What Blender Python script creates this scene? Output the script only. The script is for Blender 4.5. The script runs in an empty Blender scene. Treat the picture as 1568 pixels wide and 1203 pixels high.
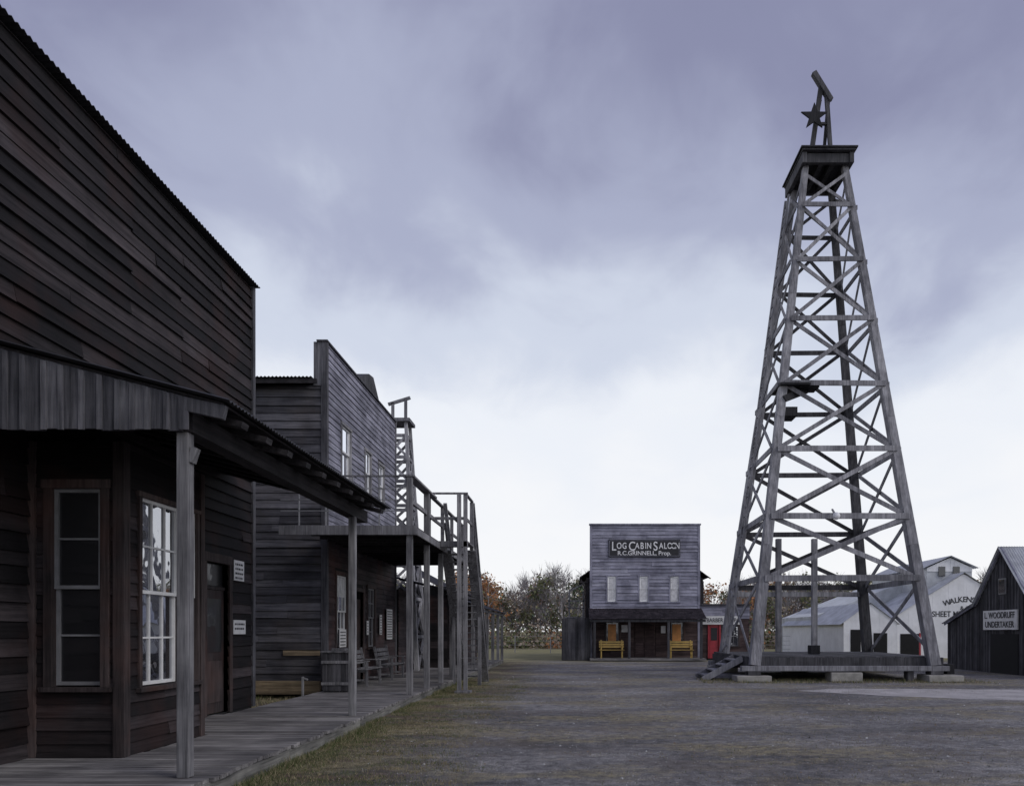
import bpy, math, random, bmesh
from mathutils import Vector
random.seed(7)
R = random.random
def U(a,b): return random.uniform(a,b)
scene = bpy.context.scene
scene.view_settings.view_transform='Standard'
scene.view_settings.look='None'
scene.view_settings.exposure=0

# ---------------------------------------------------------------- materials
def new_mat(name):
    m=bpy.data.materials.new(name); m.use_nodes=True
    nt=m.node_tree; b=nt.nodes['Principled BSDF']
    return m,nt,b
def mixrgb(nt,fac,a,b,mode='MIX'):
    n=nt.nodes.new('ShaderNodeMix'); n.data_type='RGBA'; n.blend_type=mode
    for sock,val in ((n.inputs[0],fac),(n.inputs[6],a),(n.inputs[7],b)):
        if isinstance(val,(int,float)): sock.default_value=val
        elif isinstance(val,tuple): sock.default_value=val if len(val)==4 else val+(1,)
        else: nt.links.new(val,sock)
    return n.outputs[2]
def mth(nt,op,a,b=0.0,clamp=False):
    n=nt.nodes.new('ShaderNodeMath'); n.operation=op; n.use_clamp=clamp
    for s,v in ((n.inputs[0],a),(n.inputs[1],b)):
        if isinstance(v,(int,float)): s.default_value=v
        else: nt.links.new(v,s)
    return n.outputs[0]
def ramp(nt,val,stops,interp='LINEAR'):
    n=nt.nodes.new('ShaderNodeValToRGB'); n.color_ramp.interpolation=interp
    cr=n.color_ramp
    while len(cr.elements)<len(stops): cr.elements.new(0.5)
    for e,(p,c) in zip(cr.elements,stops):
        e.position=p; e.color=c if len(c)==4 else tuple(c)+(1,)
    nt.links.new(val,n.inputs[0]); return n.outputs[0]
def noise(nt,vec,scale,detail=6,rough=.6):
    n=nt.nodes.new('ShaderNodeTexNoise'); n.inputs['Scale'].default_value=scale
    n.inputs['Detail'].default_value=detail; n.inputs['Roughness'].default_value=rough
    if vec is not None: nt.links.new(vec,n.inputs['Vector'])
    return n.outputs[0]
def mapping(nt,vec,scale):
    n=nt.nodes.new('ShaderNodeMapping'); n.inputs['Scale'].default_value=scale
    nt.links.new(vec,n.inputs['Vector']); return n.outputs[0]
def bump(nt,b,h,strength,dist):
    n=nt.nodes.new('ShaderNodeBump'); n.inputs['Strength'].default_value=strength
    n.inputs['Distance'].default_value=dist
    nt.links.new(h,n.inputs['Height']); nt.links.new(n.outputs[0],b.inputs['Normal'])
def tc(nt,k='Object'):
    n=nt.nodes.new('ShaderNodeTexCoord'); return n.outputs[k]
def maprange(nt,v,a,b,c,d):
    mr=nt.nodes.new('ShaderNodeMapRange')
    for k,x in zip(('From Min','From Max','To Min','To Max'),(a,b,c,d)): mr.inputs[k].default_value=x
    nt.links.new(v,mr.inputs['Value']); return mr.outputs[0]

def wood(name,dark,light,axis='X',accent=None,rough=.8,grain=1.0,accent_amt=.1,pw=1.4):
    m,nt,b=new_mat(name)
    g=nt.nodes.new('ShaderNodeNewGeometry'); rnd=g.outputs['Random Per Island']
    co=tc(nt)
    off=nt.nodes.new('ShaderNodeVectorMath'); off.operation='ADD'
    cmb=nt.nodes.new('ShaderNodeCombineXYZ')
    for i in range(3): nt.links.new(mth(nt,'MULTIPLY',rnd,37.0+i*11),cmb.inputs[i])
    nt.links.new(co,off.inputs[0]); nt.links.new(cmb.outputs[0],off.inputs[1])
    s={'X':(.7,14,14),'Y':(14,.7,14),'Z':(14,14,.7)}[axis]
    v=mapping(nt,off.outputs[0],s)
    n1=noise(nt,v,2.2,5,.65)
    n2=noise(nt,co,1.3,4,.6)
    n3=noise(nt,v,.6,2,.5)
    r2=mth(nt,'POWER',rnd,pw)
    base=mixrgb(nt,r2,dark,light)
    gr=ramp(nt,n1,[(.3,(.4,.4,.41)),(.5,(.95,.95,.95)),(.7,(1.35,1.33,1.3))])
    c=mixrgb(nt,grain,base,gr,'MULTIPLY')
    st=ramp(nt,n2,[(.35,(.55,.55,.57)),(.6,(1.15,1.15,1.15))])
    c=mixrgb(nt,.8,c,st,'MULTIPLY')
    s3=ramp(nt,n3,[(.35,(.75,.75,.75)),(.65,(1.25,1.25,1.25))])
    c=mixrgb(nt,.8,c,s3,'MULTIPLY')
    if accent:
        f=mth(nt,'MULTIPLY',ramp(nt,noise(nt,co,.9,3,.6),[(.5,(0,0,0)),(.68,(1,1,1))]),accent_amt)
        c=mixrgb(nt,f,c,accent)
    nt.links.new(c,b.inputs['Base Color'])
    b.inputs['Roughness'].default_value=rough
    b.inputs['Specular IOR Level'].default_value=.25
    bump(nt,b,n1,.5,.008)
    return m
def plain(name,col,rough=.6,metal=0,var=.25,scale=3):
    m,nt,b=new_mat(name)
    n=noise(nt,tc(nt),scale,5,.65)
    c=mixrgb(nt,1.0,col,ramp(nt,n,[(.3,(1-var,)*3),(.7,(1+var,)*3)]),'MULTIPLY')
    nt.links.new(c,b.inputs['Base Color']); b.inputs['Roughness'].default_value=rough
    b.inputs['Metallic'].default_value=metal
    bump(nt,b,noise(nt,tc(nt),scale*12,2,.5),.2,.004)
    return m
def glass_mat(name,fac=.35,inner=(.012,.012,.016)):
    m,nt,b=new_mat(name)
    co=tc(nt)
    b.inputs['Base Color'].default_value=inner+(1,); b.inputs['Roughness'].default_value=.4
    g=nt.nodes.new('ShaderNodeBsdfGlossy'); g.inputs['Roughness'].default_value=.02
    g.inputs['Color'].default_value=(.92,.94,1,1)
    bp=nt.nodes.new('ShaderNodeBump'); bp.inputs['Strength'].default_value=.3; bp.inputs['Distance'].default_value=.012
    nt.links.new(noise(nt,co,2.5,2,.5),bp.inputs['Height']); nt.links.new(bp.outputs[0],g.inputs['Normal'])
    mx=nt.nodes.new('ShaderNodeMixShader'); mx.inputs[0].default_value=fac
    nt.links.new(b.outputs[0],mx.inputs[1]); nt.links.new(g.outputs[0],mx.inputs[2])
    nt.links.new(mx.outputs[0],nt.nodes['Material Output'].inputs[0])
    return m

M={}
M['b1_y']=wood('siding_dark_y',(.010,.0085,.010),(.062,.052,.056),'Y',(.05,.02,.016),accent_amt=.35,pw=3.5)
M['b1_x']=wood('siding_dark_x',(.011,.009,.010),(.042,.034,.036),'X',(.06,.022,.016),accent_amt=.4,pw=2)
M['fascia']=wood('fascia_planks',(.075,.075,.086),(.175,.173,.19),'Z')
M['trim_z']=wood('trim_brown',(.04,.033,.034),(.085,.065,.063),'Z',(.11,.045,.03),accent_amt=.35)
M['post']=wood('post_weathered',(.165,.163,.172),(.24,.238,.25),'Z')
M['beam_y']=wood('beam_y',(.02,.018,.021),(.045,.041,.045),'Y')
M['deck']=wood('deck_boards',(.18,.172,.172),(.30,.288,.285),'X')
M['deck_y']=wood('deck_edge',(.15,.148,.14),(.24,.235,.215),'Y')
M['b2_x']=wood('siding_grey_x',(.055,.054,.063),(.135,.133,.15),'X',(.10,.08,.065),accent_amt=.25)
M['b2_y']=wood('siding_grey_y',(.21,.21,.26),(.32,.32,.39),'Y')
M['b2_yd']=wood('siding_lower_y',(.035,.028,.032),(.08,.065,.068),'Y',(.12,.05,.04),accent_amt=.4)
M['rail']=wood('rail_weathered',(.17,.168,.18),(.29,.287,.30),'Z')
M['sal_x']=wood('saloon_siding',(.25,.25,.32),(.36,.36,.44),'X',grain=.7)
M['sal_trim']=wood('saloon_trim',(.26,.26,.33),(.32,.32,.4),'Z',grain=.6)
M['darkplank']=wood('dark_planks',(.045,.045,.05),(.11,.108,.12),'Z')
M['brown_x']=wood('brown_boards',(.06,.04,.04),(.1,.07,.068),'X')
M['shingle']=wood('dark_shingles',(.022,.018,.024),(.055,.046,.055),'Y')
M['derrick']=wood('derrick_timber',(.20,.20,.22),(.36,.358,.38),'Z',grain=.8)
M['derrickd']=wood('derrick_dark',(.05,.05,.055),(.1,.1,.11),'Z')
M['darrow']=wood('black_timber',(.02,.02,.024),(.035,.035,.04),'Z')
M['white']=plain('white_paint',(.68,.68,.68),.5,0,.15)
M['sash']=plain('sash_paint',(.2,.2,.21),.5,0,.25)
M['sign_dark']=plain('sign_dark',(.015,.015,.02),.5)
M['letter']=plain('letter_white',(.8,.8,.82),.5,0,.05)
M['ink']=plain('letter_black',(.02,.02,.025),.6)
M['red']=plain('red_door_paint',(.36,.03,.045),.5)
M['yellow']=plain('yellow_bench_paint',(.5,.34,.09),.5)
M['orange']=plain('orange_shutter',(.55,.24,.07),.5)
M['tan']=wood('tan_board',(.2,.155,.1),(.26,.205,.14),'X')
M['metal']=plain('roof_metal',(.48,.50,.53),.45,.1,.25,1.5)
M['metald']=plain('roof_metal_dark',(.045,.045,.05),.5,.3,.3,2)
M['whitemetal']=plain('white_metal_siding',(.78,.79,.82),.5,0,.12,1.2)
M['curtain']=plain('curtain_cloth',(.66,.66,.68),.9,0,.2,6)
M['concrete']=plain('concrete',(.3,.29,.27),.9,0,.3,4)
M['black']=plain('dark_opening',(.008,.008,.009),.9)
M['iron']=plain('iron_pipe',(.3,.3,.32),.5,.4)
M['glass']=glass_mat('window_glass',.5)
M['glassd']=glass_mat('window_glass_dim',.06,(.008,.008,.01))
M['glassw']=glass_mat('window_glass_bright',.95,(.1,.1,.11))

# ---------------------------------------------------------------- geometry helpers
def empty(name):
    e=bpy.data.objects.new(name,None); scene.collection.objects.link(e); e.empty_display_size=.3; return e
class Part:
    def __init__(s,name,mat,parent=None):
        s.name=name; s.mat=mat; s.parent=parent; s.v=[]; s.f=[]
    def hexa(s,p):
        n=len(s.v); s.v+= [tuple(q) for q in p]
        s.f+=[(n,n+3,n+2,n+1),(n+4,n+5,n+6,n+7),(n,n+1,n+5,n+4),(n+1,n+2,n+6,n+5),(n+2,n+3,n+7,n+6),(n+3,n,n+4,n+7)]
    def box(s,x0,x1,y0,y1,z0,z1):
        x0,x1=min(x0,x1),max(x0,x1); y0,y1=min(y0,y1),max(y0,y1); z0,z1=min(z0,z1),max(z0,z1)
        s.hexa([(x0,y0,z0),(x1,y0,z0),(x1,y1,z0),(x0,y1,z0),(x0,y0,z1),(x1,y0,z1),(x1,y1,z1),(x0,y1,z1)])
    def beam(s,p1,p2,w,d,hint=(0,1,0),w2=None,d2=None):
        p1=Vector(p1);p2=Vector(p2);t=(p2-p1).normalized();h=Vector(hint)
        if abs(t.dot(h))>.98: h=Vector((1,0,0))
        a=t.cross(h).normalized(); b=a.cross(t).normalized()
        w2=w if w2 is None else w2; d2=d if d2 is None else d2
        q=[]
        for P,W,D in ((p1,w,d),(p2,w2,d2)):
            for i,j in ((-1,-1),(1,-1),(1,1),(-1,1)):
                q.append(P+a*(i*W/2)+b*(j*D/2))
        s.hexa(q)
    def done(s,bevel=0):
        if not s.v: return None
        me=bpy.data.meshes.new(s.name); me.from_pydata(s.v,[],s.f)
        bm=bmesh.new(); bm.from_mesh(me); bmesh.ops.recalc_face_normals(bm,faces=bm.faces); bm.to_mesh(me); bm.free()
        me.materials.append(s.mat)
        o=bpy.data.objects.new(s.name,me); scene.collection.objects.link(o)
        if s.parent: o.parent=s.parent
        if bevel:
            m=o.modifiers.new('bevel','BEVEL'); m.width=bevel; m.segments=2; m.limit_method='ANGLE'
        return o
def abox(p,ax,c,f,a0,a1,n0,n1,z0,z1):
    if ax=='x': p.box(a0,a1,c+f*n0,c+f*n1,z0,z1)
    else: p.box(c+f*n0,c+f*n1,a0,a1,z0,z1)
def spans(a0,a1,z0,z1,ops):
    cuts=[(o[0],o[1]) for o in ops if o[2]<z1-.001 and o[3]>z0+.001]
    res=[(a0,a1)]
    for c0,c1 in cuts:
        nr=[]
        for s0,s1 in res:
            if c1<=s0 or c0>=s1: nr.append((s0,s1)); continue
            if c0>s0: nr.append((s0,c0))
            if c1<s1: nr.append((c1,s1))
        res=nr
    return [r for r in res if r[1]-r[0]>.01]
def siding(p,ax,c,f,a0,a1,z0,z1,ops=(),exp=.14,lmin=2.4,lmax=5,n0=0.,jit=.004,warp=.008):
    z=z0
    while z<z1-.01:
        h=min(exp,z1-z); zt=z+h
        for s0,s1 in spans(a0,a1,z,zt,ops):
            a=s0; first=True
            while a<s1-.001:
                L=U(lmin,lmax)
                if first: L*=U(.3,1); first=False
                b=min(a+L,s1)
                if s1-b<.4: b=s1
                dz=U(-jit,jit); tb=.03+U(-.004,warp); g=.003 if b<s1 else 0
                A=[]
                dz2=dz+U(-jit,jit)
                for aa,dd in ((a,dz),(b-g,dz2)):
                    prof=[(n0,z+dd),(n0+tb,z+dd),(n0+.008,zt+.012+dd),(n0,zt+.012+dd)]
                    for n,zz in prof:
                        A.append((aa,c+f*n,zz) if ax=='x' else (c+f*n,aa,zz))
                p.hexa(A); a=b
        z=zt
def backing(p,ax,c,f,a0,a1,z0,z1,ops=(),th=.12):
    zs=sorted(set([z0,z1]+[o[2] for o in ops if z0<o[2]<z1]+[o[3] for o in ops if z0<o[3]<z1]))
    for i in range(len(zs)-1):
        for s0,s1 in spans(a0,a1,zs[i],zs[i+1],ops):
            abox(p,ax,c,f,s0,s1,-th,0,zs[i],zs[i+1])
def planks(p,ax,c,f,a0,a1,z0,topf,w=.18,th=.025,n0=0.,gap=.006,jz=.0,batten=False,jt=0.):
    a=a0
    while a<a1-.01:
        b=min(a+w*U(.8,1.2),a1); t=th+U(-.004,.006); j=U(-jz,jz); tj=U(-jt,jt)
        A=[]
        q=[(a,n0),(b-gap,n0),(b-gap,n0+t),(a,n0+t)]
        for aa,n in q: A.append((aa,c+f*n,z0+j) if ax=='x' else (c+f*n,aa,z0+j))
        for aa,n in q:
            z=topf(aa)+tj; A.append((aa,c+f*n,z) if ax=='x' else (c+f*n,aa,z))
        p.hexa(A)
        if batten:
            A=[]; q=[(b-.03,n0+t),(b+.02,n0+t),(b+.02,n0+t+.018),(b-.03,n0+t+.018)]
            for aa,n in q: A.append((aa,c+f*n,z0) if ax=='x' else (c+f*n,aa,z0))
            for aa,n in q:
                z=topf(min(aa,a1))-.01; A.append((aa,c+f*n,z) if ax=='x' else (c+f*n,aa,z))
            p.hexa(A)
        a=b
def window(par,ax,c,f,a0,a1,z0,z1,cols=2,rows=2,trim=None,sash=None,glass=None,tw=.1,curtain=0,nm='window'):
    trim=trim or M['trim_z']; sash=sash or M['sash']; glass=glass or M['glass']
    t=Part(nm+'_trim',trim,par)
    abox(t,ax,c,f,a0-tw,a0,-.06,.05,z0-.02,z1+.002)
    abox(t,ax,c,f,a1,a1+tw,-.06,.05,z0-.02,z1+.002)
    abox(t,ax,c,f,a0-tw-.02,a1+tw+.02,-.06,.06,z1,z1+tw)
    abox(t,ax,c,f,a0-tw-.03,a1+tw+.03,-.06,.085,z0-.07,z0-.018)
    t.done(.004)
    s=Part(nm+'_sash',sash,par)
    zm=(z0+z1)/2; e=.04
    for (lo,hi,n) in ((z0,zm+.02,-.05),(zm-.02,z1,-.02)):
        abox(s,ax,c,f,a0,a0+e,n,n+.028,lo,hi); abox(s,ax,c,f,a1-e,a1,n,n+.028,lo,hi)
        abox(s,ax,c,f,a0+e,a1-e,n,n+.027,lo,lo+e); abox(s,ax,c,f,a0+e,a1-e,n,n+.027,hi-e,hi)
        for i in range(1,cols):
            x=a0+(a1-a0)*i/cols; abox(s,ax,c,f,x-.011,x+.011,n+.002,n+.022,lo+e,hi-e)
        for i in range(1,rows):
            z=lo+(hi-lo)*i/rows; abox(s,ax,c,f,a0+e,a1-e,n+.001,n+.02,z-.011,z+.011)
    s.done()
    g=Part(nm+'_glass',glass,par)
    abox(g,ax,c,f,a0+.01,a1-.01,-.062,-.048,z0+.01,zm)
    abox(g,ax,c,f,a0+.01,a1-.01,-.06,-.02,zm,z1-.01)
    g.done()
    if curtain:
        k=Part(nm+'_shade',M['curtain'],par)
        abox(k,ax,c,f,a0+.05,a1-.05,-.018,-.0155,z1-curtain*(z1-z0),z1-.05); k.done()
def corr(name,mat,par,o,along,up,wave=.076,amp=.01,th=0):
    o=Vector(o);along=Vector(along);up=Vector(up)
    n=along.cross(up).normalized()
    if n.z<0: n=-n
    L=along.length; k=max(2,int(L/wave*4)); v=[];f=[]
    for i in range(k+1):
        q=o+along*(i/k)+n*(amp*math.sin(i/4*2*math.pi))
        v+= [tuple(q),tuple(q+up)]
        if i: f.append((2*i-2,2*i,2*i+1,2*i-1))
    me=bpy.data.meshes.new(name); me.from_pydata(v,[],f); me.materials.append(mat)
    ob=bpy.data.objects.new(name,me); scene.collection.objects.link(ob); ob.parent=par
    m=ob.modifiers.new('s','SOLIDIFY'); m.thickness=.006
    return ob
def text(name,body,loc,size,mat,par,rot=(math.pi/2,0,0),sx=1,ext=.004,align='CENTER',bold=0.0):
    c=bpy.data.curves.new(name,'FONT'); c.body=body; c.size=size; c.align_x=align; c.align_y='CENTER'; c.extrude=ext; c.offset=bold
    c.materials.append(mat); o=bpy.data.objects.new(name,c); scene.collection.objects.link(o)
    o.location=loc; o.rotation_euler=rot; o.scale=(sx,1,1); o.parent=par; return o

# ================================================================ BUILDING 1 (near left)
B=empty('wooden_storefront')
W=-6.05
ops_main=[(12.25,13.05,.2,2.75)]
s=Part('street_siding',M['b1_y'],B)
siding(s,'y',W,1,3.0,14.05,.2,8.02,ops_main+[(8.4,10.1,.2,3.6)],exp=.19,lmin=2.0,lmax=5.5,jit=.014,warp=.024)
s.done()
bk=Part('wall_core',M['black'],B)
backing(bk,'y',W,1,3.0,14.05,0,8.0,ops_main)
bk.box(-14,-6.17,2.9,3.0,0,8); bk.box(-14,-13.9,3,14,0,7)
bk.done()
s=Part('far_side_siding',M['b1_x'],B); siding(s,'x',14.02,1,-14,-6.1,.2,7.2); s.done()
c=Part('corner_boards',M['fascia'],B)
c.box(-6.16,-5.99,14.0,14.1,.2,8.03); c.done(.005)
corr('false_front_cap',M['metald'],B,(-6.25,3,8.04),(0,11.12,0),(.34,0,.0),.09,.014)
r=Part('main_roof',M['metald'],B)
r.hexa([(-14,3,6.6),(-6.2,3,7.4),(-6.2,14,7.4),(-14,14,6.6),(-14,3,6.7),(-6.2,3,7.5),(-6.2,14,7.5),(-14,14,6.7)]); r.done()
BX=-5.03
fo=[(-5.83,-5.2,.98,3.2)]
so=[(8.6,9.98,.95,3.18)]
s=Part('bay_front_siding',M['b1_x'],B); siding(s,'x',8.35,-1,-6.02,-5.1,.2,3.7,fo,exp=.15); s.done()
s=Part('bay_side_siding',M['b1_y'],B); siding(s,'y',BX,1,8.42,10.05,.2,3.7,so,exp=.15); s.done()
bk=Part('bay_core',M['black'],B)
backing(bk,'x',8.35,-1,-6.05,-5.1,.2,3.7,fo,.07); backing(bk,'y',BX,1,8.43,10.05,.2,3.7,so,.07)
bk.box(-6.0,-5.11,10.0,10.06,.2,3.7); bk.done()
s=Part('bay_far_siding',M['b1_x'],B); siding(s,'x',10.06,1,-6.02,-5.1,.2,3.7); s.done()
t=Part('bay_corner_posts',M['trim_z'],B)
t.box(-5.11,-4.98,8.3,8.42,.2,3.7); t.box(-5.11,-4.98,10.02,10.12,.2,3.7); t.box(-6.06,-5.97,8.28,8.34,.2,3.7); t.done(.006)
window(B,'x',8.35,-1,-5.78,-5.25,1.0,3.18,1,2,glass=M['glassd'],nm='bay_front_window')
window(B,'y',BX,1,8.66,9.5,.97,3.15,3,2,glass=M['glass'],nm='bay_side_window',sash=M['white'],tw=.06)
window(B,'y',BX,1,9.64,9.93,.97,3.15,1,2,glass=M['glass'],nm='bay_side_window_far',sash=M['white'],tw=.05)
d=Part('entry_door',M['trim_z'],B)
d.box(W-.08,W-.04,12.27,13.03,.22,2.3)
d.box(W-.04,W-.025,12.35,12.95,.4,1.1)
d.box(W-.1,W+.06,12.12,12.25,.2,2.9); d.box(W-.1,W+.06,13.05,13.16,.2,2.9); d.box(W-.1,W+.07,12.12,13.16,2.75,2.9); d.box(W-.08,W-.02,12.26,13.04,2.3,2.36); d.done(.005)
g=Part('door_glass',M['glassd'],B); g.box(W-.04,W-.03,12.38,12.92,1.25,2.15); g.box(W-.08,W-.06,12.27,13.03,2.37,2.74); g.done()
p=Part('gable_planks',M['fascia'],B)
def ptop(x): return 3.80+(-3.62-x)*.26
planks(p,'x',7.12,-1,-6.6,-3.66,3.5,ptop,.17,.03,batten=True,jz=.015)
p.done()
p=Part('porch_beams',M['beam_y'],B)
p.box(-3.82,-3.64,7.16,13.2,3.5,3.70)
for i in range(21):
    y=7.45+i*.59
    if y>13.1: break
    p.beam((-6.05,y,4.33),(-3.27,y,3.63),.06,.15,(0,1,0))
p.done()
p=Part('eave_block',M['fascia'],B)
p.beam((-3.66,7.1,3.74),(-3.3,7.1,3.66),.13,.06,(0,1,0))
p.done(.004)
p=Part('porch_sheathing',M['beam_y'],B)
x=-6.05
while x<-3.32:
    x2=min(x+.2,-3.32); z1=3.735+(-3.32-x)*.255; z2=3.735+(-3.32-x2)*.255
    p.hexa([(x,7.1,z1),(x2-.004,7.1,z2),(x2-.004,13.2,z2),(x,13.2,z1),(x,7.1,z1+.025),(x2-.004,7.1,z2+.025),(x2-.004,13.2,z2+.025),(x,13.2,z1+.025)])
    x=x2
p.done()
corr('porch_roof_tin',M['metald'],B,(-3.24,7.02,3.765),(0,6.24,0),(-2.8,0,.728),.076,.012)
p=Part('porch_posts',M['post'],B)
p.box(-3.80,-3.685,7.16,7.275,.2,3.5); p.box(-3.745,-3.635,12.42,12.53,.2,3.5)
p.done(.008)
p=Part('post_brackets',M['post'],B)
p.beam((-3.685,7.22,3.22),(-3.64,7.22,3.36),.05,.09); p.done()
def notice(B,X,lst,f=1):
    sg=Part('wall_notices',M['white'],B)
    for (y0,y1,z0,z1) in lst: sg.box(X,X+.01,y0,y1,z0,z1)
    sg.done()
    tx=Part('notice_print',M['ink'],B)
    for (y0,y1,z0,z1) in lst:
        z=z1-.07
        while z>z0+.04:
            y=y0+.05
            while y<y1-.06:
                w=U(.02,.09); tx.box(X+.01,X+.012,y,min(y+w,y1-.05),z-.02,z+.015); y+=w+.02
            z-=.08
    tx.done()
notice(B,W+.045,((13.22,13.62,2.5,2.86),(13.2,13.68,1.55,1.8)))

# ---------------- boardwalk
B=empty('boardwalk')
p=Part('planks',M['deck'],B)
y=3.5
while y<12.6:
    w=.14*U(.92,1.08); z=U(-.006,.006); xe=-3.48+U(-.025,.02); x0=-6.05 if not 8.25<y<10.15 else -5.0
    p.hexa([(x0,y,.16+z),(xe,y+U(-.006,.006),.16+z),(xe,y+w-.012,.16+z),(x0,y+w-.012,.16+z),(x0,y,.2+z),(xe,y+U(-.004,.004),.2+z+U(-.004,.006)),(xe,y+w-.012,.2+z+U(-.004,.006)),(x0,y+w-.012,.2+z)]); y+=w
while y<37.5:
    w=.14*U(.92,1.08); z=U(-.005,.005)
    p.box(-6.0,-3.58+U(-.02,.015),y,y+w-.01,.14+z,.18+z); y+=w
p.done()
p=Part('edge_boards',M['deck_y'],B)
a=3.5
while a<12.4:
    b=min(a+U(2,3.5),12.55); p.box(-3.53,-3.49,a,b-.01,.0,.154); a=b
a=12.6
while a<37.4:
    b=min(a+U(2,3.5),37.5); p.box(-3.64,-3.6,a,b-.01,.0,.134); a=b
p.done(.003)
p=Part('gap_kerb',M['tan'],B)
p.box(-11,-6.06,17.86,17.98,.1,.42); p.done(.01)
p=Part('joists',M['black'],B); p.box(-6,-3.7,3.5,37.4,.0,.12); p.done()

# ================================================================ BUILDING 2
B=empty('two_storey_storefront')
Y2=18.1; X2=-6.0; YE=25.0
s=Part('near_side_siding',M['b2_x'],B); siding(s,'x',Y2,-1,-13,X2-.06,.2,7.5,exp=.19,lmin=1.5,jit=.01,warp=.02); s.done()
up=[(19.2,20.05,5.55,6.95),(21.35,22.05,5.5,6.8),(22.85,23.55,5.4,6.75)]
lo=[(18.75,19.75,1.15,3.1),(20.3,21.2,.2,2.8),(21.6,22.5,1.1,2.9)]
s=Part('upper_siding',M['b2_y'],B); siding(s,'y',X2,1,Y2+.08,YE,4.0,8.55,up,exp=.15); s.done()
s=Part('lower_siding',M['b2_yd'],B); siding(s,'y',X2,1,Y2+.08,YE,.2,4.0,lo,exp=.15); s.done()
bk=Part('wall_core',M['black'],B); backing(bk,'y',X2,1,Y2+.02,YE,.1,8.53,up+lo)
bk.box(-13,X2-.12,Y2+.01,Y2+.1,.1,7.5); bk.box(-13,X2-.12,YE-.1,YE-.02,.1,7.5); bk.box(-13,-12.9,Y2+.1,YE-.1,.1,7.4); bk.done()
s=Part('far_side_siding',M['b2_x'],B); siding(s,'x',YE-.02,1,-13,X2-.06,.2,7.5,exp=.19); s.done()
c=Part('corner_boards',M['fascia'],B)
c.box(-6.1,-5.95,Y2-.05,Y2+.07,.2,8.56); c.box(-6.28,-6.1,Y2-.04,Y2+.03,7.5,8.56); c.box(-6.1,-5.94,YE,YE+.06,.2,8.56)
c.done(.005)
c=Part('parapet_cap',M['fascia'],B); c.box(-6.2,-5.93,Y2-.08,YE+.1,8.56,8.6)
c.done(.005)
c=Part('ridge_gable',M['darkplank'],B)
c.hexa([(-6.0,20.8,8.61),(-6.4,20.8,8.61),(-6.4,23.1,8.61),(-6.0,23.1,8.61),(-6.0,21.9,9.1),(-6.4,21.9,9.1),(-6.4,22.4,9.16),(-6.0,22.4,9.16)])
c.done()
corr('roof_tin',M['metald'],B,(-13.2,Y2-.35,7.62),(6.98,0,0),(0,YE-Y2+.6,.0),.09,.016)
rf=Part('rake_board',M['beam_y'],B); rf.box(-13.1,-6.12,Y2-.3,Y2-.26,7.48,7.59); rf.done()
for i,(a,b_,z0,z1) in enumerate(up):
    window(B,'y',X2,1,a+.06,b_-.06,z0+.05,z1-.05,1,1,trim=M['rail'],sash=M['white'],glass=M['glassw'],nm='upper_window_%d'%i,tw=.07)
window(B,'y',X2,1,18.83,19.67,1.2,3.02,3,2,trim=M['trim_z'],sash=M['white'],glass=M['glass'],nm='lower_window_a',curtain=.3)
window(B,'y',X2,1,21.68,22.42,1.15,2.85,2,2,trim=M['trim_z'],sash=M['sash'],glass=M['glass'],nm='lower_window_b')
d=Part('door',M['trim_z'],B); d.box(X2-.08,X2-.04,20.32,21.18,.2,2.5); d.box(X2-.05,X2+.05,20.2,20.3,.2,2.8); d.box(X2-.05,X2+.05,21.2,21.3,.2,2.8);d.box(X2-.05,X2+.05,20.3,21.2,2.7,2.8);d.done(.005)
notice(B,X2+.09,((18.86,19.4,1.2,1.65),(22.75,23.0,1.5,2.1),(23.6,24.3,1.35,2.3),(21.33,21.52,1.5,1.9)))
c=Part('patch_boards',M['tan'],B); c.box(-7.0,-6.12,Y2-.075,Y2-.05,1.02,1.14); c.done()

# balcony + stairs
B=empty('timber_balcony')
DZ=3.95
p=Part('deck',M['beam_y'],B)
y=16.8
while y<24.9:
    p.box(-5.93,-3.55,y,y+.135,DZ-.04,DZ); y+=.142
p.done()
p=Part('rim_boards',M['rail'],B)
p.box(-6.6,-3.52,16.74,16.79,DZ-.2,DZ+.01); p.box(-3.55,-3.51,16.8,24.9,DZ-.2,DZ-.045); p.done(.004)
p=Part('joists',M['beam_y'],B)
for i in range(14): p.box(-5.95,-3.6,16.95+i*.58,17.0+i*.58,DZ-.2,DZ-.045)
p.done()
p=Part('posts',M['post'],B)
for y in (16.8,18.75,20.7,22.6,24.5): 
    p.box(-3.77,-3.64,y,y+.13,.18,5.06 if y<20 else DZ-.2)
p.done(.006)
p=Part('railings',M['rail'],B)
p.box(-6.6,-3.58,16.83,16.87,5.062,5.1); p.box(-3.82,-3.6,16.78,19.65,5.062,5.11)
p.box(-3.74,-3.68,16.95,19.6,4.5,4.6)
for y in (21.,22.6,24.6): p.box(-3.75,-3.66,y,y+.09,DZ,5.06)
p.box(-3.76,-3.66,19.7,24.7,5.06,5.11); p.box(-3.74,-3.69,19.7,24.6,4.5,4.58)
p.done(.004)
p=Part('wire_rails',M['iron'],B)
for z in (4.3,4.55,4.8): p.beam((-6.6,16.85,z),(-3.7,16.85,z),.02,.02)
for x in (-6.2,-5.6,-5.0,-4.4): p.box(x,x+.03,16.84,16.865,DZ,5.06)
p.done()
p=Part('landing',M['rail'],B)
LX0,LX1=-3.5,-2.78
p.box(-3.85,LX1,19.55,19.6,DZ-.15,DZ)
for i in range(8): p.box(-3.5,LX1,19.6+i*.142,19.735+i*.142,DZ-.04,DZ)
for (x,y,zb) in ((-2.9,19.55,0),(-3.85,19.5,DZ-.1),(-2.9,20.75,DZ-.1),(-3.05,19.45,0)):
    p.box(x,x+.1,y,y+.1,zb,5.16)
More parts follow.
